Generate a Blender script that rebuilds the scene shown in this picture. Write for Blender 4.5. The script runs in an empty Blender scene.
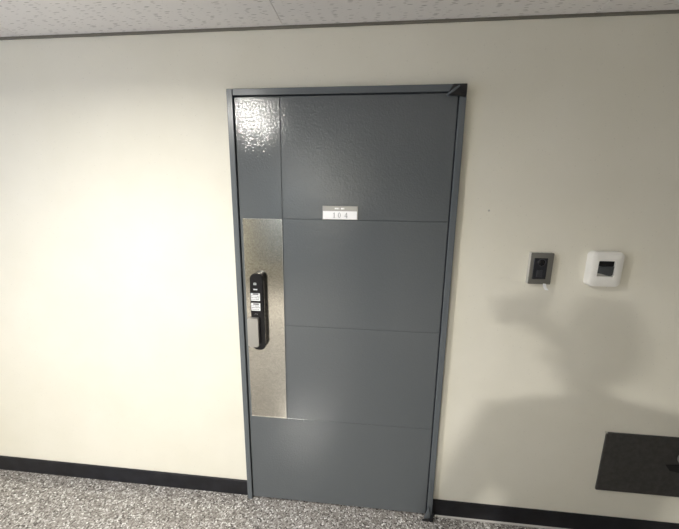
import bpy, bmesh, math, random
from mathutils import Vector, Matrix
random.seed(7)
sc = bpy.context.scene
COL = sc.collection

# ------------------------------------------------------------------ camera
cam_d = bpy.data.cameras.new('camera')
cam = bpy.data.objects.new('camera', cam_d); COL.objects.link(cam)
YAW, PITCH, ROLL = 0.100117, -0.202565, 0.0120654
cy, sy = math.cos(YAW), math.sin(YAW)
fw = Vector((-sy*math.cos(PITCH), cy*math.cos(PITCH), math.sin(PITCH)))
rt = Vector((cy, sy, 0)); up = rt.cross(fw)
r2 = math.cos(ROLL)*rt + math.sin(ROLL)*up
u2 = -math.sin(ROLL)*rt + math.cos(ROLL)*up
m = Matrix((r2, u2, -fw)).transposed().to_4x4()
m.translation = Vector((0.643983, -1.489225, 1.649847))
cam.matrix_world = m
cam_d.sensor_fit = 'HORIZONTAL'; cam_d.sensor_width = 36.0
cam_d.lens = 326.18*36.0/679.0
cam_d.clip_start = 0.02
sc.camera = cam

# ------------------------------------------------------------------ world, lights, exposure
w = bpy.data.worlds.new('world'); sc.world = w; w.use_nodes = True
w.node_tree.nodes['Background'].inputs[0].default_value = (0.8, 0.88, 1.0, 1)
w.node_tree.nodes['Background'].inputs[1].default_value = 0.3
sc.view_settings.view_transform = 'Standard'
sc.view_settings.look = 'None'
sc.view_settings.gamma = 1.0
sc.view_settings.exposure = -0.12
sc.view_settings.use_curve_mapping = False

def area(name, loc, rot, size, power, col, shape='DISK', size_y=None, spread=168):
    l = bpy.data.lights.new(name, 'AREA'); l.shape = shape; l.size = size
    if size_y: l.size_y = size_y
    l.energy = power; l.color = col
    o = bpy.data.objects.new(name, l); COL.objects.link(o)
    o.location = loc; o.rotation_euler = rot
    l.spread = math.radians(spread)
    return o
L1 = (-0.34, -1.20)          # ceiling lamp beside the door
L2 = (-0.44, -3.60)         # second ceiling lamp across the landing
area('ceiling_lamp_light', (L1[0], L1[1], 2.278), (0, 0, 0), 0.13, 37, (1.0, 0.972, 0.915))
area('landing_lamp_light', (L2[0], L2[1], 2.278), (0, 0, 0), 0.13, 200, (1.0, 0.965, 0.90), spread=163)
area('window_daylight', (-2.05, -1.7, 1.5), (0, math.radians(-90), 0), 1.1, 19, (0.45, 0.58, 1.0), 'RECTANGLE', 1.6)

# ------------------------------------------------------------------ materials
def mat(name, col=(0.5,0.5,0.5), rough=0.5, metal=0.0, spec=None):
    M = bpy.data.materials.new(name); M.use_nodes = True
    b = M.node_tree.nodes['Principled BSDF']
    b.inputs['Base Color'].default_value = (*col, 1)
    b.inputs['Roughness'].default_value = rough
    b.inputs['Metallic'].default_value = metal
    if spec is not None: b.inputs['Specular IOR Level'].default_value = spec
    return M, M.node_tree, b
def nd(nt, typ, **kw):
    n = nt.nodes.new(typ)
    for k, v in kw.items():
        if k in n.inputs: n.inputs[k].default_value = v
        else: setattr(n, k, v)
    return n
def coords(nt, scale=(1,1,1), rot=(0,0,0)):
    t = nt.nodes.new('ShaderNodeTexCoord'); mp = nt.nodes.new('ShaderNodeMapping')
    mp.inputs['Scale'].default_value = scale; mp.inputs['Rotation'].default_value = rot
    nt.links.new(t.outputs['Object'], mp.inputs['Vector'])
    return mp.outputs['Vector']
def ramp(nt, fac, stops, interp='LINEAR'):
    r = nt.nodes.new('ShaderNodeValToRGB'); r.color_ramp.interpolation = interp
    e = r.color_ramp.elements
    while len(e) > 1: e.remove(e[-1])
    e[0].position = stops[0][0]; e[0].color = (*stops[0][1], 1)
    for p, c in stops[1:]:
        q = e.new(p); q.color = (*c, 1)
    nt.links.new(fac, r.inputs['Fac']); return r.outputs['Color']
def bump(nt, b, height, strength, dist, prev=None):
    n = nd(nt, 'ShaderNodeBump', Strength=strength, Distance=dist)
    nt.links.new(height, n.inputs['Height'])
    if prev: nt.links.new(prev, n.inputs['Normal'])
    if b: nt.links.new(n.outputs['Normal'], b.inputs['Normal'])
    return n.outputs['Normal']

# painted plaster wall
M_wall, nt, b = mat('cream_plaster', (0.70, 0.66, 0.54), 0.75, spec=0.2)
v = coords(nt)
n1 = nd(nt, 'ShaderNodeTexNoise', Scale=260.0, Detail=3.0); nt.links.new(v, n1.inputs['Vector'])
n2 = nd(nt, 'ShaderNodeTexNoise', Scale=3.0, Detail=4.0); nt.links.new(v, n2.inputs['Vector'])
c2 = ramp(nt, n2.outputs['Fac'], [(0.35, (0.725,0.70,0.60)), (0.65, (0.755,0.73,0.635))])
vo = nd(nt, 'ShaderNodeTexVoronoi', Scale=38.0); nt.links.new(v, vo.inputs['Vector'])
pits = ramp(nt, vo.outputs['Distance'], [(0.06, (0.80,0.80,0.80)), (0.11, (1,1,1))])
mx = nd(nt, 'ShaderNodeMix', data_type='RGBA', blend_type='MULTIPLY'); mx.inputs[0].default_value = 0.5
nt.links.new(c2, mx.inputs[6]); nt.links.new(pits, mx.inputs[7]); nt.links.new(mx.outputs[2], b.inputs['Base Color'])
p = bump(nt, None, n1.outputs['Fac'], 0.5, 0.0012)
bump(nt, b, n2.outputs['Fac'], 0.3, 0.01, p)

M_wfar = mat('bounce_dimmed_plaster', (0.31, 0.30, 0.26), 0.8, spec=0.2)[0]  # unseen walls toned dark to cut the light they bounce back
# hammered grey door paint
def paint(name, col, rough=0.10, grain=0.6, spec=0.6):
    M, nt, b = mat(name, col, rough, 0.0, spec)
    v = coords(nt)
    n = nd(nt, 'ShaderNodeTexNoise', Scale=125.0, Detail=2.0, Roughness=0.6); nt.links.new(v, n.inputs['Vector'])
    n2 = nd(nt, 'ShaderNodeTexNoise', Scale=9.0, Detail=2.0); nt.links.new(v, n2.inputs['Vector'])
    p = bump(nt, None, n.outputs['Fac'], grain, 0.0015)
    bump(nt, b, n2.outputs['Fac'], 0.06, 0.01, p)
    return M
M_door = paint('grey_hammered_paint', (0.100, 0.110, 0.117))
M_frame = paint('grey_frame_paint', (0.105, 0.118, 0.128), 0.24, 0.12)
M_groove = mat('groove_shadow_line', (0.03, 0.033, 0.036), 0.6)[0]
M_seamlight = mat('bright_seam_edge', (0.30, 0.32, 0.33), 0.35)[0]
M_black = mat('black_plastic', (0.010, 0.010, 0.011), 0.25, spec=0.3)[0]
M_blackm = mat('matt_black_plastic', (0.012, 0.012, 0.013), 0.45)[0]
M_rubber = mat('black_rubber', (0.008, 0.008, 0.009), 0.6)[0]

# brushed steel push plate
M_steel, nt, b = mat('brushed_steel', (0.62, 0.60, 0.55), 0.14, 1.0)
v = coords(nt, (230, 230, 200))
n = nd(nt, 'ShaderNodeTexNoise', Scale=1.0, Detail=3.0); nt.links.new(v, n.inputs['Vector'])
bump(nt, b, n.outputs['Fac'], 0.35, 0.0006)
v2 = coords(nt)
n = nd(nt, 'ShaderNodeTexNoise', Scale=5.0, Detail=3.0); nt.links.new(v2, n.inputs['Vector'])
n.inputs['Scale'].default_value = 120.0
nt.links.new(ramp(nt, n.outputs['Fac'], [(0.35, (0.49,0.47,0.42)), (0.65, (0.70,0.68,0.62))]), b.inputs['Base Color'])
M_rim = mat('bright_steel_rim', (0.72, 0.71, 0.67), 0.22, 1.0)[0]
M_satin = mat('satin_silver', (0.43, 0.42, 0.39), 0.34, 0.6)[0]

# black baseboard
M_base, nt, b = mat('black_baseboard', (0.018, 0.018, 0.022), 0.45, spec=0.3)
v = coords(nt); n = nd(nt, 'ShaderNodeTexNoise', Scale=14.0, Detail=4.0); nt.links.new(v, n.inputs['Vector'])
nt.links.new(ramp(nt, n.outputs['Fac'], [(0.4, (0.009,0.009,0.011)), (0.7, (0.017,0.017,0.021))]), b.inputs['Base Color'])
bump(nt, b, n.outputs['Fac'], 0.2, 0.004)
M_grout = mat('pale_grout', (0.55, 0.53, 0.50), 0.7)[0]

# terrazzo floor of small stone chips
M_floor, nt, b = mat('terrazzo', (0.4,0.39,0.36), 0.13)
v = coords(nt)
vo = nd(nt, 'ShaderNodeTexVoronoi', Scale=140.0, Randomness=1.0); nt.links.new(v, vo.inputs['Vector'])
sepc = nt.nodes.new('ShaderNodeSeparateColor'); nt.links.new(vo.outputs['Color'], sepc.inputs[0])
chip = ramp(nt, sepc.outputs[0], [(0.0, (0.075,0.068,0.060)), (0.14, (0.17,0.155,0.14)), (0.34, (0.27,0.25,0.23)),
      (0.58, (0.37,0.355,0.33)), (0.80, (0.54,0.53,0.50)), (0.93, (0.76,0.75,0.72))], 'CONSTANT')
ve = nd(nt, 'ShaderNodeTexVoronoi', Scale=140.0, feature='DISTANCE_TO_EDGE'); nt.links.new(v, ve.inputs['Vector'])
edge = ramp(nt, ve.outputs['Distance'], [(0.02, (1,1,1)), (0.10, (0,0,0))])
mx = nd(nt, 'ShaderNodeMix', data_type='RGBA'); nt.links.new(edge, mx.inputs[0])
nt.links.new(chip, mx.inputs[6]); mx.inputs[7].default_value = (0.22,0.205,0.19,1)
nt.links.new(mx.outputs[2], b.inputs['Base Color'])
nf = nd(nt, 'ShaderNodeTexNoise', Scale=40.0, Detail=2.0); nt.links.new(v, nf.inputs['Vector'])
bump(nt, b, nf.outputs['Fac'], 0.08, 0.002)

# mineral fibre ceiling tiles with elongated fissures
M_ceil, nt, b = mat('fissured_ceiling_tile', (0.6,0.59,0.58), 0.9, spec=0.1)
v = coords(nt, (21, 140, 1), (0, 0, 0.0))
nz = nd(nt, 'ShaderNodeTexNoise', Scale=2.0, Detail=1.0); nt.links.new(v, nz.inputs['Vector'])
ad = nd(nt, 'ShaderNodeMix', data_type='VECTOR'); ad.inputs[0].default_value = 0.12
nt.links.new(v, ad.inputs[4]); nt.links.new(nz.outputs['Color'], ad.inputs[5])
vo = nd(nt, 'ShaderNodeTexVoronoi', Scale=1.0, voronoi_dimensions='2D'); nt.links.new(ad.outputs[1], vo.inputs['Vector'])
sepc = nt.nodes.new('ShaderNodeSeparateColor'); nt.links.new(vo.outputs['Color'], sepc.inputs[0])
th = nd(nt, 'ShaderNodeMath', operation='MULTIPLY'); nt.links.new(sepc.outputs[0], th.inputs[0]); th.inputs[1].default_value = 0.235
ls = nd(nt, 'ShaderNodeMath', operation='SUBTRACT'); nt.links.new(th.outputs[0], ls.inputs[0]); nt.links.new(vo.outputs['Distance'], ls.inputs[1])
hole = nd(nt, 'ShaderNodeMapRange'); hole.inputs['From Min'].default_value = 0.0; hole.inputs['From Max'].default_value = 0.07
nt.links.new(ls.outputs[0], hole.inputs['Value'])
nt.links.new(ramp(nt, hole.outputs[0], [(0, (0.80,0.785,0.77)), (1, (0.42,0.41,0.40))]), b.inputs['Base Color'])
inv = nd(nt, 'ShaderNodeMath', operation='SUBTRACT'); inv.inputs[0].default_value = 1.0; nt.links.new(hole.outputs[0], inv.inputs[1])
bump(nt, b, inv.outputs[0], 0.6, 0.003)
M_moulding = mat('olive_grey_ceiling_moulding', (0.16, 0.15, 0.12), 0.55)[0]

# ------------------------------------------------------------------ mesh helpers
class MB:
    def __init__(s): s.bm = bmesh.new()
    def box(s, x0, x1, y0, y1, z0, z1, bev=0.0, seg=2):
        r = bmesh.ops.create_cube(s.bm, size=1.0)
        vs = r['verts']
        for v in vs:
            v.co = Vector(((x0+x1)/2+v.co.x*(x1-x0), (y0+y1)/2+v.co.y*(y1-y0), (z0+z1)/2+v.co.z*(z1-z0)))
        if bev:
            es = list({e for v in vs for e in v.link_edges})
            bmesh.ops.bevel(s.bm, geom=es, offset=bev, segments=seg, profile=0.5, affect='EDGES')
        return s
    def prism(s, pts, y0, y1, bev=0.0, seg=3, only_front=True):
        """pts in (x,z) counter-clockwise seen from -y; front at y0 (towards the viewer), back at y1"""
        f = [s.bm.verts.new((x, y0, z)) for x, z in pts]
        k = [s.bm.verts.new((x, y1, z)) for x, z in pts]
        n = len(pts)
        ff = s.bm.faces.new(f); s.bm.faces.new(k[::-1])
        for i in range(n): s.bm.faces.new((f[i], k[i], k[(i+1) % n], f[(i+1) % n]))
        if bev:
            bmesh.ops.bevel(s.bm, geom=list(ff.edges), offset=bev, segments=seg, profile=0.5, affect='EDGES')
        bmesh.ops.recalc_face_normals(s.bm, faces=s.bm.faces[:])
        return s
    def ring(s, outer, inner, y0, y1):
        n = len(outer)
        of = [s.bm.verts.new((x, y0, z)) for x, z in outer]; ob = [s.bm.verts.new((x, y1, z)) for x, z in outer]
        jf = [s.bm.verts.new((x, y0, z)) for x, z in inner]; jb = [s.bm.verts.new((x, y1, z)) for x, z in inner]
        for i in range(n):
            j = (i+1) % n
            s.bm.faces.new((of[i], of[j], jf[j], jf[i])); s.bm.faces.new((ob[j], ob[i], jb[i], jb[j]))
            s.bm.faces.new((of[j], of[i], ob[i], ob[j])); s.bm.faces.new((jf[i], jf[j], jb[j], jb[i]))
        bmesh.ops.recalc_face_normals(s.bm, faces=s.bm.faces[:])
        return s
    def cyl(s, c, r, y0, y1, n=32, r1=None):
        r1 = r if r1 is None else r1
        bmesh.ops.create_cone(s.bm, cap_ends=True, segments=n, radius1=r, radius2=r1, depth=abs(y1-y0),
            matrix=Matrix.Translation((c[0], (y0+y1)/2, c[1])) @ Matrix.Rotation(math.radians(90), 4, 'X'))
        return s
    def lathe_y(s, c, prof, n=32):
        rings = []
        for r, y in prof:
            rings.append([s.bm.verts.new((c[0]+r*math.cos(2*math.pi*i/n), y, c[1]+r*math.sin(2*math.pi*i/n))) for i in range(n)])
        for a, b_ in zip(rings, rings[1:]):
            for i in range(n): s.bm.faces.new((a[i], a[(i+1) % n], b_[(i+1) % n], b_[i]))
        s.bm.faces.new(rings[0]); s.bm.faces.new(rings[-1][::-1])
        bmesh.ops.recalc_face_normals(s.bm, faces=s.bm.faces[:])
        return s
    def build(s, name, M, parent=None, smooth=False, loc=None):
        me = bpy.data.meshes.new(name); 
        if loc is not None: bmesh.ops.translate(s.bm, verts=s.bm.verts[:], vec=-Vector(loc))
        s.bm.to_mesh(me); s.bm.free(); me.materials.append(M)
        if smooth:
            for p in me.polygons: p.use_smooth = True
            me.set_sharp_from_angle(angle=math.radians(40))
        o = bpy.data.objects.new(name, me); COL.objects.link(o)
        if loc is not None: o.location = loc
        if parent:
            o.parent = parent
            if loc is None: o.matrix_parent_inverse = parent.matrix_world.inverted()
        return o
def rrect(x0, x1, z0, z1, r, n=6):
    pts = []
    for cx, cz, a0 in ((x1-r, z1-r, 0), (x0+r, z1-r, 90), (x0+r, z0+r, 180), (x1-r, z0+r, 270)):
        for i in range(n+1):
            a = math.radians(a0+90*i/n); pts.append((cx+r*math.cos(a), cz+r*math.sin(a)))
    return pts
def empty(name, loc):
    o = bpy.data.objects.new(name, None); COL.objects.link(o); o.location = loc
    o.matrix_world = Matrix.Translation(loc); o.empty_display_size = 0.05
    return o
def tag(o, label=None, cat=None, group=None, kind=None):
    if label: o['label'] = label
    if cat: o['category'] = cat
    if group: o['group'] = group
    if kind: o['kind'] = kind
    return o
def struct(o, label=None): return tag(o, label, kind='structure')

# ------------------------------------------------------------------ room shell
XL, XR, YB, ZC = -2.15, 4.2, -4.10, 2.341
W, H = 1.0015, 2.10
s = MB(); s.box(XL-.15, 0.004, 0, 0.2, 0, ZC); s.box(W-0.004, XR+.15, 0, 0.2, 0, ZC); s.box(0.004, W-0.004, 0, 0.2, H-0.004, ZC)
struct(s.build('wall_back', M_wall), 'cream painted plaster wall around the grey door')
struct(MB().box(XL-.15, XR+.15, YB-.15, YB, 0, ZC).build('wall_front', M_wfar))
struct(MB().box(XR, XR+.15, YB, 0, 0, ZC).build('wall_right', M_wfar))
s = MB(); s.box(XL-.15, XL, YB, 0, 0, .9); s.box(XL-.15, XL, YB, 0, 2.1, ZC); s.box(XL-.15, XL, YB, -2.3, .9, 2.1); s.box(XL-.15, XL, -1.1, 0, .9, 2.1)
struct(s.build('wall_left', M_wall))
struct(MB().box(XL-.15, XR+.15, YB-.15, 0.2, -0.12, 0).build('floor', M_floor), 'speckled grey terrazzo floor')
# ceiling tiles with open joints: one long mesh of bevelled panels
s = MB(); 
x = 0.25-1.2*4
while x < XR+.15:
    a, c = max(x, XL-.15), min(x+1.2, XR+.15)
    y = 0.2
    while y > YB-.15:
        y2 = max(y-0.6 if y < 0.2 else -0.58, YB-.15)
        if c-a > .02 and y-y2 > .02: s.box(a, c, y2, y, ZC, ZC+.02, 0.0035, 1)
        y = y2
    x += 1.2
s.box(XL-.15, XR+.15, YB-.15, 0.2, ZC+.018, ZC+.1)
struct(s.build('ceiling', M_ceil), 'off-white fissured ceiling tiles')
struct(MB().box(XL, XR, -0.008, 0, ZC-0.010, ZC, 0.001, 1).build('trim_1', M_moulding), 'thin dark moulding where wall meets ceiling')
s = MB(); s.box(XL, 0.0, -0.010, 0, 0, 0.0925, 0.0015, 1)
struct(s.build('baseboard_left', M_base), 'black baseboard left of the door')
s = MB(); s.box(W+.006, XR, -0.010, 0, 0.0, 0.0925, 0.0015, 1)
struct(s.build('baseboard_right', M_base), 'black baseboard right of the door')
struct(MB().box(W+.02, XR, -0.022, -0.0105, 0, 0.004, 0.001, 1).build('trim_3', M_grout), 'pale grout line at foot of right baseboard')
for nm, bx in (('baseboard_front', (XL, XR, YB, YB+.01)), ('baseboard_end', (XR-.01, XR, YB+.01, -.01))):
    struct(MB().box(*bx, 0, .0925).build(nm if nm != 'baseboard_end' else 'baseboard_far', M_base))
# window at the left end
wi = MB(); wi.box(XL-.10, XL-.05, -2.3, -2.25, .9, 2.1); wi.box(XL-.10, XL-.05, -1.15, -1.1, .9, 2.1)
wi.box(XL-.10, XL-.05, -2.25, -1.15, .9, .95); wi.box(XL-.10, XL-.05, -2.25, -1.15, 2.05, 2.1); wi.box(XL-.09, XL-.06, -1.72, -1.68, .95, 2.05)
struct(wi.build('window_1', M_satin))

# ------------------------------------------------------------------ door frame
FR = struct(empty('trim_2', (0, 0, 0)), 'grey painted steel frame around the door')
JF = -0.030
s = MB(); s.box(0, 0.026, JF, 0.06, 0, H, 0.002, 2)
s.build('jamb', M_frame, FR)
s = MB(); s.box(W-0.027, W, JF, 0.06, 0, H, 0.002, 2)
s.build('jamb', M_frame, FR)
s = MB(); s.box(0.0272, W-0.0272, JF, 0.06, 2.073, H, 0.002, 2)
s.build('header', M_frame, FR)
s = MB(); s.box(0.026, W-0.027, 0.0, 0.06, 0, 0.012, 0.001, 1)
s.build('threshold', M_frame, FR)
s = MB(); s.box(0.026, 0.0300, 0.02, 0.05, 0.012, 2.073); s.box(W-0.031, W-0.027, 0.02, 0.05, 0.012, 2.073); s.box(0.030, W-0.031, 0.02, 0.05, 2.0695, 2.073)
s.build('rubber_seal', M_rubber, FR)
# hinge cover at the top right corner
hg = MB(); hg.prism([(0.925, 2.060), (W-.004, 2.050), (W-.004, 2.098), (0.945, 2.098)], -0.044, JF, 0.006)
hg = hg.build('hinge_cover', M_blackm, FR, True)
s = MB()
for k in range(2):
    a = Vector((0.924+.014*k, 2.056+.010*k)); c = Vector((0.954+.014*k, 2.080+.009*k))
    d = (c-a).normalized(); nn = Vector((-d.y, d.x))*0.0045
    s.prism([tuple(a-nn), tuple(c-nn), tuple(c+nn), tuple(a+nn)], -0.050, JF, 0.003)
o = s.build('hinge_rib', M_frame, hg, True)
# bent foot of the right jamb
s = MB(); s.prism([(W-0.040, 0.001), (W-0.008, 0.001), (W-0.012, 0.035), (W-0.022, 0.075), (W-0.030, 0.035)], -0.040, JF, 0.003)
s.build('jamb_foot', M_frame, FR, True)
s = MB(); s.prism([(W-0.052, 0.0005), (W+0.004, 0.0005), (W+0.004, 0.05), (W-0.006, 0.030), (W-0.014, 0.010), (W-0.040, 0.006)], -0.052, -0.041, 0.001)
s.build('rubber_foot', M_rubber, FR)

# ------------------------------------------------------------------ door leaf
D = struct(empty('door_1', (0.030, -0.02, 0)), 'grey hammered steel door with pressed panel lines')
DF = -0.022
x0, x1, z0, z1 = 0.0305, W-0.0315, 0.014, 2.0685
gx, gz = 0.2325, (0.522, 1.035, 1.551); g = 0.0004
s = MB()
s.box(x0, x1, DF+0.003, 0.018, z0, z1)
bv = 0.0020
s.box(x0, x1, DF, DF+.004, z0, gz[0]-g/2, bv, 1)
s.box(x0, gx-.0005, DF, DF+.004, gz[0]+g/2, z1, bv, 1)
for a, c in ((gz[0], gz[1]), (gz[1], gz[2]), (gz[2], z1+g/2)):
    s.box(gx+.0005, x1, DF, DF+.004, a+g/2, c-g/2, bv, 1)
s.build('leaf', M_door, D)
# stainless plate with a bright folded rim
pl = MB().box(0.0445, 0.2290, DF-0.0012, DF, 0.524, 1.5475, 0.0005, 1).build('steel_plate', M_steel, D)
pl['label'] = 'tall brushed stainless steel plate behind the lock'
s = MB(); s.box(0.0435, 0.2305, DF-0.0025, DF-.0002, 1.5475, 1.5505, 0.0005, 1); s.box(0.0435, 0.0452, DF-0.0022, DF-.0002, .5235, 1.5475); s.box(0.2280, 0.2305, DF-0.0022, DF-.0002, 0.5235, 1.5475); s.box(0.0435, 0.2305, DF-0.0022, DF-.0002, 0.521, 0.524)
s.build('plate_rim', M_rim, pl)

# ------------------------------------------------------------------ digital lock (part of the door)
PF = DF-0.0012
bodypts = rrect(0.077, 0.143, 0.914, 1.298, 0.028, 10)
s = MB(); s.prism(bodypts, PF-0.031, PF, 0.009, 5)
LK = s.build('door_lock', M_black, D, True); LK['label'] = 'black digital lock with a silver push pull handle'
s = MB(); s.prism(rrect(0.079, 0.139, 1.092, 1.296, 0.026, 10), PF-0.038, PF-0.029, 0.004, 3)
s.build('cover', M_black, LK, True)
# chrome line along the right flank
s = MB(); s.prism(rrect(0.1418, 0.1434, 0.95, 1.262, 0.0007, 3), PF-0.0300, PF-0.025)
s.build('chrome_strip', M_rim, LK)
s = MB(); s.prism(rrect(0.064, 0.117, 0.938, 1.082, 0.008, 8), PF-0.054, PF-0.033, 0.006, 4)
s.box(0.085, 0.112, PF-0.035, PF-0.030, 0.955, 1.07)
s.build('handle', M_satin, LK, True)
M_white = mat('white_print', (0.75, 0.76, 0.76), 0.5)[0]
M_ink = mat('black_print', (0.015, 0.015, 0.017), 0.5)[0]
yf = PF-0.0382
s = MB()
s.ring(rrect(0.1005, 0.1125, 1.2445, 1.2545, 0.001, 2), rrect(0.1020, 0.1110, 1.2460, 1.2530, 0.0005, 2), yf-.0004, yf+.0002)
s.box(0.103, 0.110, yf-.0004, yf, 1.2488, 1.2500)
for i in range(4): s.box(0.0985+i*.0048, 0.0985+i*.0048+.0036, yf-.0004, yf, 1.2195, 1.2250)
s.box(0.101, 0.103, yf-.0004, yf, 1.100, 1.102); s.box(0.111, 0.113, yf-.0004, yf, 1.100, 1.102)
s.build('printed_marks', M_white, LK)
st = MB(); st.prism(rrect(0.0845, 0.1285, 1.1670, 1.2040, 0.002, 2), yf-.0003, yf+.0002); st.prism(rrect(0.0845, 0.1285, 1.1180, 1.1560, 0.002, 2), yf-.0003, yf+.0002)
st = st.build('sticker', M_white, LK)
s = MB()
rnd = random.Random(3)
for zb, rows in ((1.170, 4), (1.121, 4)):
    for r in range(rows):
        z = zb+.0015+r*.0085; x = 0.087
        if r == rows-1: s.box(0.094, 0.122, yf-.0006, yf-.0003, z, z+.0058)
        else:
            while x < 0.124:
                wd = rnd.uniform(.0014, .0042); s.box(x, min(x+wd, .126), yf-.0006, yf-.0003, z, z+.0042); x += wd+rnd.uniform(.0016, .0040)
s.build('sticker_text', M_ink, LK)

for o_ in [c for c in LK.children if c.name.split('.')[0] in ('printed_marks', 'sticker', 'sticker_text')]: o_.location.x -= 0.0025
# ------------------------------------------------------------------ number sign 104
SG = tag(empty('number_sign', (0.4935, DF, 1.552)), 'small white rectangular door number sign reading 104 on the grey door', 'sign')
M_alu = mat('dull_aluminium', (0.42, 0.41, 0.38), 0.4, 0.3)[0]
M_card = mat('white_sign_card', (0.92, 0.92, 0.92), 0.45)[0]
M_grey = mat('grey_lettering', (0.33, 0.33, 0.34), 0.5)[0]
S = DF
s = MB(); s.box(0.4150, 0.5730, S-.0050, S-.0003, 1.5525, 1.6130, 0.001, 1); s.build('backing', M_alu, SG)
s = MB(); s.box(0.4170, 0.5690, S-.0062, S-.0050, 1.5545, 1.5905, 0.0004, 1); s.build('card', M_card, SG)
s = MB(); s.box(0.4160, 0.5700, S-.0066, S-.0050, 1.5915, 1.6115, 0.0005, 1); hb = s.build('header_band', mat('pale_grey_card', (0.40, 0.39, 0.36), 0.45)[0], SG)
s = MB()
for i, (a, wd) in enumerate(((0.470, .005), (0.477, .007), (0.4865, .003), (0.498, .009), (0.5085, .004))): s.box(a, a+wd, S-.0069, S-.0066, 1.598, 1.605)
s.build('band_print', M_card, SG)
yy = (S-.0067, S-.0062); 
def digit(shape, x, z, h):
    s = MB()
    if shape == '1':
        s.prism([(x+.0030, z+.001), (x+.0062, z+.001), (x+.0062, z+h), (x+.0042, z+h), (x, z+h-.004), (x, z+h-.0058), (x+.0030, z+h-.004)], *yy)
        s.box(x, x+.0092, yy[0], yy[1], z, z+.0014)
    elif shape == '0':
        n = 28; o_ = []; i_ = []
        for k in range(n):
            a = 2*math.pi*k/n; o_.append((x+.006+.006*math.cos(a), z+h/2+h/2*math.sin(a))); i_.append((x+.006+.0032*math.cos(a), z+h/2+(h/2-.0016)*math.sin(a)))
        s.ring(o_, i_, *yy)
    else:
        s.box(x+.0080, x+.0112, yy[0], yy[1], z, z+h)
        s.box(x, x+.0140, yy[0], yy[1], z+.0058, z+.0080)
        s.prism([(x, z+.0075), (x+.0022, z+.0075), (x+.0105, z+h), (x+.0080, z+h)], *yy)
        s.box(x+.0050, x+.0140, yy[0], yy[1], z, z+.0012)
    s.build('digit', M_grey, SG)
digit('1', 0.4630, 1.5605, .0235); digit('0', 0.4845, 1.5605, .0235); digit('4', 0.5140, 1.5605, .0235)

SG.location.x += 0.003
# ------------------------------------------------------------------ doorbell camera (left device)
IC = tag(empty('doorbell', (1.378, 0, 1.285)), 'silver framed doorbell panel with round camera lens on the wall nearest the door', 'doorbell')
F = -0.024
s = MB(); s.prism(rrect(1.330, 1.4225, 1.2880, 1.4265, 0.003, 3), F, F+.0038, 0.001, 2)
s.build('front_frame', mat('shaded_front_silver', (0.145, 0.142, 0.125), 0.4, 0.1)[0], IC, True)  # front of the silver housing, coloured darker than its lamplit sides
s = MB(); s.prism(rrect(1.3297, 1.4228, 1.2877, 1.4268, 0.003, 3), F+.004, -0.0004, 0.001, 1)
s.build('back_box', mat('lit_side_silver', (0.50, 0.49, 0.45), 0.38, 0.1)[0], IC, True)  # lamplight on the housing sides put into a paler colour
s = MB(); s.prism(rrect(1.3430, 1.3990, 1.3110, 1.4040, 0.002, 3), F-.0020, F+.0005, 0.001, 1)
fc = s.build('face_panel', mat('dark_smoked_plastic', (0.020, 0.021, 0.025), 0.25)[0], IC, True)
s = MB(); n = 32
o_ = [(1.3735+.0165*math.cos(2*math.pi*k/n), 1.3850+.0165*math.sin(2*math.pi*k/n)) for k in range(n)]
i_ = [(1.3735+.0135*math.cos(2*math.pi*k/n), 1.3850+.0135*math.sin(2*math.pi*k/n)) for k in range(n)]
s.ring(o_, i_, F-.0050, F-.0018); s.build('lens_ring', mat('dark_ring', (0.10,0.10,0.11), 0.25, .5)[0], IC, True)
s = MB(); s.lathe_y((1.3735, 1.3850), [(0.0134, F-.0015), (0.0134, F-.0030), (0.011, F-.0048), (0.006, F-.0060), (0.001, F-.0064)]); s.build('lens', M_black, IC, True)
s = MB(); s.prism(rrect(1.3590, 1.3840, 1.3200, 1.3520, 0.002, 3), F-.0030, F-.0018, 0.0008, 1); s.build('call_button', mat('dark_button', (0.030,0.031,0.036), 0.4)[0], IC, True)
# torn paper tag curling from under it
s = MB(); b_ = s.bm
pr = [(1.3900, -.0275, 1.2930, 1.4020), (1.3895, -.0300, 1.2840, 1.4030), (1.3925, -.0320, 1.2750, 1.4060), (1.3990, -.0340, 1.2660, 1.4130)]
top = [(b_.verts.new((a, y, z)), b_.verts.new((c, y-.002, z-.001))) for a, y, z, c in pr]
for p_, q_ in zip(top, top[1:]): b_.faces.new((p_[0], p_[1], q_[1], q_[0]))
bmesh.ops.solidify(b_, geom=b_.faces[:], thickness=0.0012)
pt = s.build('paper_tag', M_card, None)
tag(pt, 'small torn white paper scrap hanging from bottom edge of the silver doorbell panel', 'paper')

# ------------------------------------------------------------------ white sensor unit (right device)
RD = tag(empty('card_reader', (1.64, 0, 1.285)), 'white rounded square card reader with dark recessed window on the wall', 'card reader')
F = -0.036
cream = mat('glossy_white_plastic', (0.80, 0.79, 0.74), 0.35)[0]
X0, X1, Z0, Z1 = 1.568, 1.697, 1.288, 1.440
o0 = rrect(X0+.000, X1, Z0, Z1, 0.021, 8); 
wx0, wx1, wz0, wz1 = 1.5975, 1.6625, 1.3350, 1.4010
innr = rrect(wx0, wx1, wz0, wz1, 0.004, 8)
fr = rrect(X0+.007, X1-.007, Z0+.007, Z1-.007, 0.016, 8)
s = MB(); B = s.bm; N = len(o0)
def loop(pts, y): return [B.verts.new((x, y, z)) for x, z in pts]
def skin(A_, C_):
    for i in range(N): B.faces.new((A_[i], A_[(i+1) % N], C_[(i+1) % N], C_[i]))
l0 = loop(o0, -.0005); l1 = loop(o0, F+.011)
l1b = loop(rrect(X0+.0022, X1-.0022, Z0+.0022, Z1-.0022, .0195, 8), F+.0032); l2 = loop(fr, F); l3 = loop(innr, F); l4 = loop(innr, F+.016)
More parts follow.
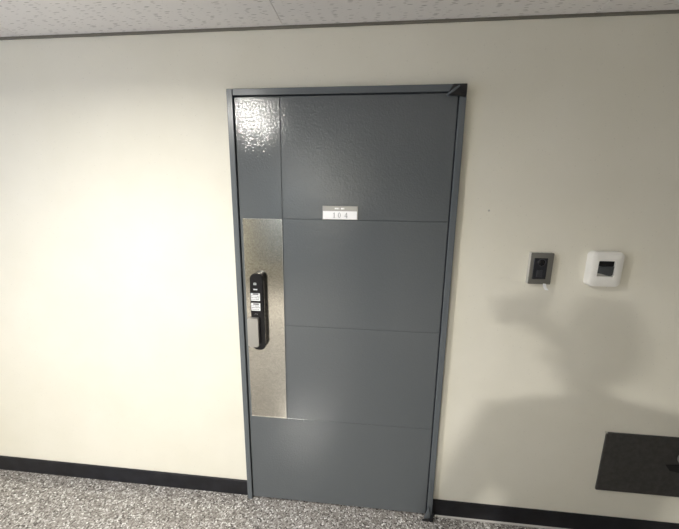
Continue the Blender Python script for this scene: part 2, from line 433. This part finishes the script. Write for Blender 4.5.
for A_, C_ in ((l0, l1), (l1, l1b), (l1b, l2), (l2, l3), (l3, l4)): skin(A_, C_)
B.faces.new(l4); B.faces.new(l0[::-1]); bmesh.ops.recalc_face_normals(B, faces=B.faces[:])
s.build('housing', cream, RD, True)
s = MB(); s.box(wx0+.001, wx1-.001, F+.006, F+.0155, 1.378, wz1-.001); s.build('sensor_window', M_black, RD)
fl = [(wx0+.0005, 1.3775), (wx0+.0005, 1.3480), (wx0+.010, 1.3470), (wx0+.024, 1.3440), (wx0+.037, 1.3400), (wx0+.050, 1.3375), (wx0+.058, 1.3390), (wx0+.0615, 1.3450), (wx1-.003, 1.3775)]
s = MB(); s.prism(fl, F-.001, F+.0155, 0.002, 2); s.build('card_flap', mat('charcoal_plastic', (0.055,0.06,0.062), 0.35)[0], RD, True)

# ------------------------------------------------------------------ dark metal panel low on the right
PN = tag(empty('access_panel', (2.07, 0, 0.25)), 'dark grey metal access panel set low in the wall above the baseboard', 'panel')
M_panel, nt, b = mat('dark_painted_steel', (0.040, 0.039, 0.037), 0.42)
v = coords(nt); n = nd(nt, 'ShaderNodeTexNoise', Scale=60.0, Detail=4.0); nt.links.new(v, n.inputs['Vector'])
nt.links.new(ramp(nt, n.outputs['Fac'], [(0.35, (0.034,0.033,0.031)), (0.7, (0.052,0.050,0.047))]), b.inputs['Base Color'])
bump(nt, b, n.outputs['Fac'], 0.15, 0.002)
s = MB(); s.box(1.782, 2.41, -0.010, -.0004, 0.250, 0.571, 0.002, 2); pn = s.build('cover_plate', M_panel, PN)
s = MB(); s.cyl((1.797, .557), .0045, -.012, -.0098, 16); s.build('screw', M_panel, pn, True)
s = MB(); s.box(1.777, 1.784, -.011, -.001, .567, .574, .001, 1); s.build('corner_glint', M_rim, PN)  # bright metal chip standing in for a glint on the panel corner
s = MB(); s.prism([(2.062, .425), (2.085, .395), (2.14, .385), (2.14, .432)], -0.0125, -.0098, 0.0008, 1); s.build('finger_recess', M_rubber, PN)
s = MB(); s.lathe_y((2.132, 0.475), [(0.016, -.0098), (0.016, -.015), (0.034, -.018), (0.036, -.026), (0.030, -.032), (0.004, -.033)]); s.build('latch_knob', M_satin, PN, True)

# ------------------------------------------------------------------ wall speck
tag(MB().lathe_y((1.142, 1.602), [(0.0045, -.0002), (0.0040, -.0012), (0.001, -.0018)], 12).build('wall_plug', mat('grey_filler', (0.42,0.41,0.36), .8)[0]),
    'tiny grey plugged screw hole in the cream wall between door and doorbell', 'plug')

# ------------------------------------------------------------------ light fittings behind the viewer
M_glow = bpy.data.materials.new('lamp_diffuser'); M_glow.use_nodes = True
nt = M_glow.node_tree; bb = nt.nodes['Principled BSDF']; bb.inputs['Emission Color'].default_value = (1, .96, .88, 1); bb.inputs['Emission Strength'].default_value = 60.0; bb.inputs['Base Color'].default_value = (.8,.8,.8,1)
M_fit = mat('white_lamp_housing', (0.75, 0.75, 0.73), 0.4)[0]
CLp = tag(empty('ceiling_light', (L1[0], L1[1], ZC)), 'round white ceiling light on the ceiling tiles left of the door', 'ceiling light')
def disc(name, M, parent, c, r, za, zb):
    s = MB(); bmesh.ops.create_cone(s.bm, cap_ends=True, segments=48, radius1=r, radius2=r, depth=abs(zb-za), matrix=Matrix.Translation((c[0], c[1], (za+zb)/2)))
    return s.build(name, M, parent, True)
disc('housing', M_fit, CLp, L1, 0.095, ZC-.028, ZC-.0005)
def dome(parent, c):
    s = MB(); B = s.bm; n = 40; rings = []
    for r, z in ((.080, 0), (.079, -.012), (.070, -.022), (.050, -.028), (.02, -.030)):
        rings.append([B.verts.new((c[0]+r*math.cos(2*math.pi*i/n), c[1]+r*math.sin(2*math.pi*i/n), ZC-.028+z)) for i in range(n)])
    for a, d in zip(rings, rings[1:]):
        for i in range(n): B.faces.new((a[i], a[(i+1) % n], d[(i+1) % n], d[i]))
    B.faces.new(rings[-1]); B.faces.new(rings[0][::-1]); bmesh.ops.recalc_face_normals(B, faces=B.faces[:])
    s.build('diffuser', M_glow, parent, True)
dome(CLp, L1)
CL2 = tag(empty('ceiling_light', (L2[0], L2[1], ZC)), 'round white ceiling light on the tiles across the landing by the far wall', 'ceiling light')
disc('housing', M_fit, CL2, L2, 0.095, ZC-.028, ZC-.0005)
dome(CL2, L2)
MC = tag(empty('added_grey_cabinet', (-0.80, YB, .55)), 'unseen grey cabinet added across the landing for its reflection in the steel plate', 'cabinet')  # out of view, added to give the steel plate a grey reflection
MB().box(-1.33, -0.27, YB+.0005, YB+.10, 0.55, 2.05, .003, 1).build('body', M_frame, MC)
for a in (-1.32, -.797):
    d_ = MB().box(a, a+.517, YB+.1005, YB+.115, 0.56, 2.04, .003, 1).build('door', M_frame, MC)
    MB().box(-.83 if a < -1 else -.785, -.815 if a < -1 else -.77, YB+.115, YB+.13, 1.24, 1.36, .003, 1).build('handle', M_satin, d_)

# ------------------------------------------------------------------ the photographer whose shadow falls on the wall
def skin_mesh(name, verts, edges, M, parent, root=0, sub=2):
    """verts: (x, y, z, radius)"""
    bm = bmesh.new(); lay = bm.verts.layers.skin.verify()
    vs = []
    for i, (x, y, z, r) in enumerate(verts):
        v_ = bm.verts.new((x, y, z)); rr_ = r if isinstance(r, tuple) else (r, r)
        v_[lay].radius = rr_; v_[lay].use_root = (i == root); vs.append(v_)
    for a, b2 in edges: bm.edges.new((vs[a], vs[b2]))
    me = bpy.data.meshes.new(name); bm.to_mesh(me); bm.free(); me.materials.append(M)
    o = bpy.data.objects.new(name, me); COL.objects.link(o)
    k = o.modifiers.new('skin', 'SKIN'); k.use_smooth_shade = True
    q = o.modifiers.new('smooth', 'SUBSURF'); q.levels = sub; q.render_levels = sub
    if parent: o.parent = parent; o.matrix_parent_inverse = parent.matrix_world.inverted()
    return o
M_skin = mat('skin', (0.55, 0.36, 0.26), 0.5)[0]
M_jacket = mat('navy_jacket_cloth', (0.035, 0.04, 0.055), 0.9)[0]
M_trouser = mat('charcoal_trousers_cloth', (0.04, 0.04, 0.042), 0.9)[0]
M_hair = mat('black_hair', (0.012, 0.010, 0.009), 0.5)[0]
px, py = 0.60, -1.84
PS = tag(empty('person', (px, py, 0)), 'person in navy jacket and charcoal trousers holding a phone up in the right hand', 'person')
camp = Vector((0.643983, -1.489225, 1.649847))
X, U, Fv = r2, u2, fw
pc = camp - Fv*0.016 - X*0.058 - U*0.024            # phone centre, lens at its upper right corner
V = []; E_ = []
def addv(p, r, par=None):
    V.append((p[0], p[1], p[2], r)); 
    if par is not None: E_.append((par, len(V)-1))
    return len(V)-1
pel = addv((px, py, 0.93), 0.095)
sp = addv((px, py+.005, 1.10), 0.105, pel); ch = addv((px, py, 1.28), 0.125, sp); uc = addv((px, py, 1.435), 0.09, ch)
nk = addv((px, py+.005, 1.51), 0.05, uc); n2_ = addv((px, py+.02, 1.555), 0.052, nk); h1 = addv((px, py+.03, 1.585), 0.075, n2_); h2 = addv((px, py+.025, 1.65), 0.088, h1); h3 = addv((px, py+.02, 1.70), 0.06, h2)
# right arm raised to the phone: palm behind it, four fingers round the top edge, thumb under the bottom edge
elR = Vector((px+.25, py+.10, 1.24)); elL = Vector((px-.27, py+.06, 1.15)); wL = Vector((px-.25, py+.16, .93))
pm = pc + X*0.030 - Fv*0.030 - U*0.022; rw = pm + X*.030 - Fv*.030 - U*.062
sh = addv((px+.175, py, 1.435), 0.052, uc); el = addv(elR, 0.038, sh); wq = addv(rw, 0.024, el); pq = addv(pm, 0.022, wq)
for k in range(4):
    b0 = pc + X*(0.052-.020*k) - Fv*0.020; ln = (0.80, 0.95, 1.0, 0.92)[k]
    f1 = addv(b0 + U*0.016*ln, 0.0090, pq); f2 = addv(b0 + U*0.051 + Fv*.004, 0.0080, f1)
    addv(b0 + U*0.050 + Fv*0.016*ln, 0.0070, f2)
t0 = addv(pc - Fv*0.022 - U*0.040 + X*.040, 0.0100, pq); t1 = addv(pc - Fv*.010 - U*0.052 + X*.022, 0.0095, t0); addv(pc + Fv*.004 - U*0.051 + X*.004, 0.0080, t1)
# left arm bent beside the body, hand loosely curled
sh = addv((px-.175, py, 1.435), 0.052, uc); el = addv(elL, 0.038, sh); wq = addv(wL, 0.024, el)
pq = addv(wL+Vector((.02, .03, -.085)), 0.026, wq)
for k in range(4):
    b0 = wL+Vector((.005+.0*k, -.005+.022*k, -.105)); ln = (0.8, .95, 1, .92)[k]
    f1 = addv(b0+Vector((.004, 0, -.028*ln)), .0088, pq); f2 = addv(b0+Vector((.016, .002, -.056*ln)), .0080, f1); addv(b0+Vector((.034, .002, -.068*ln)), .0070, f2)
t1 = addv(wL+Vector((.040, .058, -.090)), .0100, pq); addv(wL+Vector((.055, .062, -.125)), .0085, t1)
for sg in (-1, 1):
    hp = addv((px+sg*.085, py, 0.80), 0.075, pel); kn = addv((px+sg*.105, py+.02, 0.49), 0.058, hp)
    an = addv((px+sg*.115, py-.02, 0.10), 0.038, kn); addv((px+sg*.12, py+.06, 0.045), 0.034, an)
body = skin_mesh('body', V, E_, M_skin, PS)
jv = [(px, py, .84, .162), (px, py, .92, .160), (px, py, 1.10, .152), (px, py, 1.29, .170), (px, py, 1.44, .112), (px, py, 1.505, .064)]
je = [(0, 1), (1, 2), (2, 3), (3, 4), (4, 5)]
for sg, e, wr in ((-1, elL, wL), (1, elR, rw)):
    i0 = len(jv); s0 = Vector((px+sg*.18, py, 1.44)); we = e.lerp(wr, .86)
    jv += [(*s0, .072), (*e, .057), (*we, .038)]; je += [(4, i0), (i0, i0+1), (i0+1, i0+2)]
skin_mesh('jacket', jv, je, M_jacket, PS)
tv = [(px, py, 1.0, .138), (px, py, .93, .145)]; te = [(0, 1)]
for sg in (-1, 1):
    i0 = len(tv); tv += [(px+sg*.085, py, .80, .095), (px+sg*.105, py+.02, .49, .080), (px+sg*.115, py-.02, .115, .062)]; te += [(1, i0), (i0, i0+1), (i0+1, i0+2)]
skin_mesh('trousers', tv, te, M_trouser, PS)
for sg in (-1, 1):
    skin_mesh('shoe', [(px+sg*.115, py-.06, .043, .040), (px+sg*.118, py+.03, .045, .042), (px+sg*.125, py+.14, .036, .034)], [(0, 1), (1, 2)], M_blackm, PS)
skin_mesh('hair', [(px, py-.035, 1.565, .055), (px, py-.015, 1.655, .098), (px, py+.02, 1.715, .080), (px, py+.065, 1.725, .045)], [(0, 1), (1, 2), (2, 3)], M_hair, PS)
for sg in (-1, 1):
    s = MB(); bmesh.ops.create_uvsphere(s.bm, u_segments=12, v_segments=8, radius=0.011, matrix=Matrix.Translation((px+sg*.030, py+.098, 1.632)))
    ey = s.build('eye', M_card, PS, True)
    s = MB(); bmesh.ops.create_uvsphere(s.bm, u_segments=12, v_segments=8, radius=0.0055, matrix=Matrix.Translation((px+sg*.030, py+.1050, 1.632)))
    s.build('iris', M_ink, ey, True)
    skin_mesh('ear', [(px+sg*.088, py+.015, 1.60, .010), (px+sg*.092, py+.012, 1.635, .013)], [(0, 1)], M_skin, PS)
skin_mesh('nose', [(px, py+.108, 1.625, .008), (px, py+.122, 1.600, .011)], [(0, 1)], M_skin, PS)
skin_mesh('mouth', [(px-.020, py+.103, 1.567, .005), (px, py+.110, 1.567, .006), (px+.020, py+.103, 1.567, .005)], [(0, 1), (1, 2)], mat('lips', (.40, .17, .15), .5)[0], PS, 1)
# phone
s = MB(); s.box(-.078, .078, -.037, .037, -.004, .004, .0035, 3)
ph = s.build('smartphone', M_black, None, True); ph.matrix_world = Matrix.Translation(pc) @ Matrix((X, U, -Fv)).transposed().to_4x4()
tag(ph, 'black smartphone held sideways in the right hand of the person', 'phone')
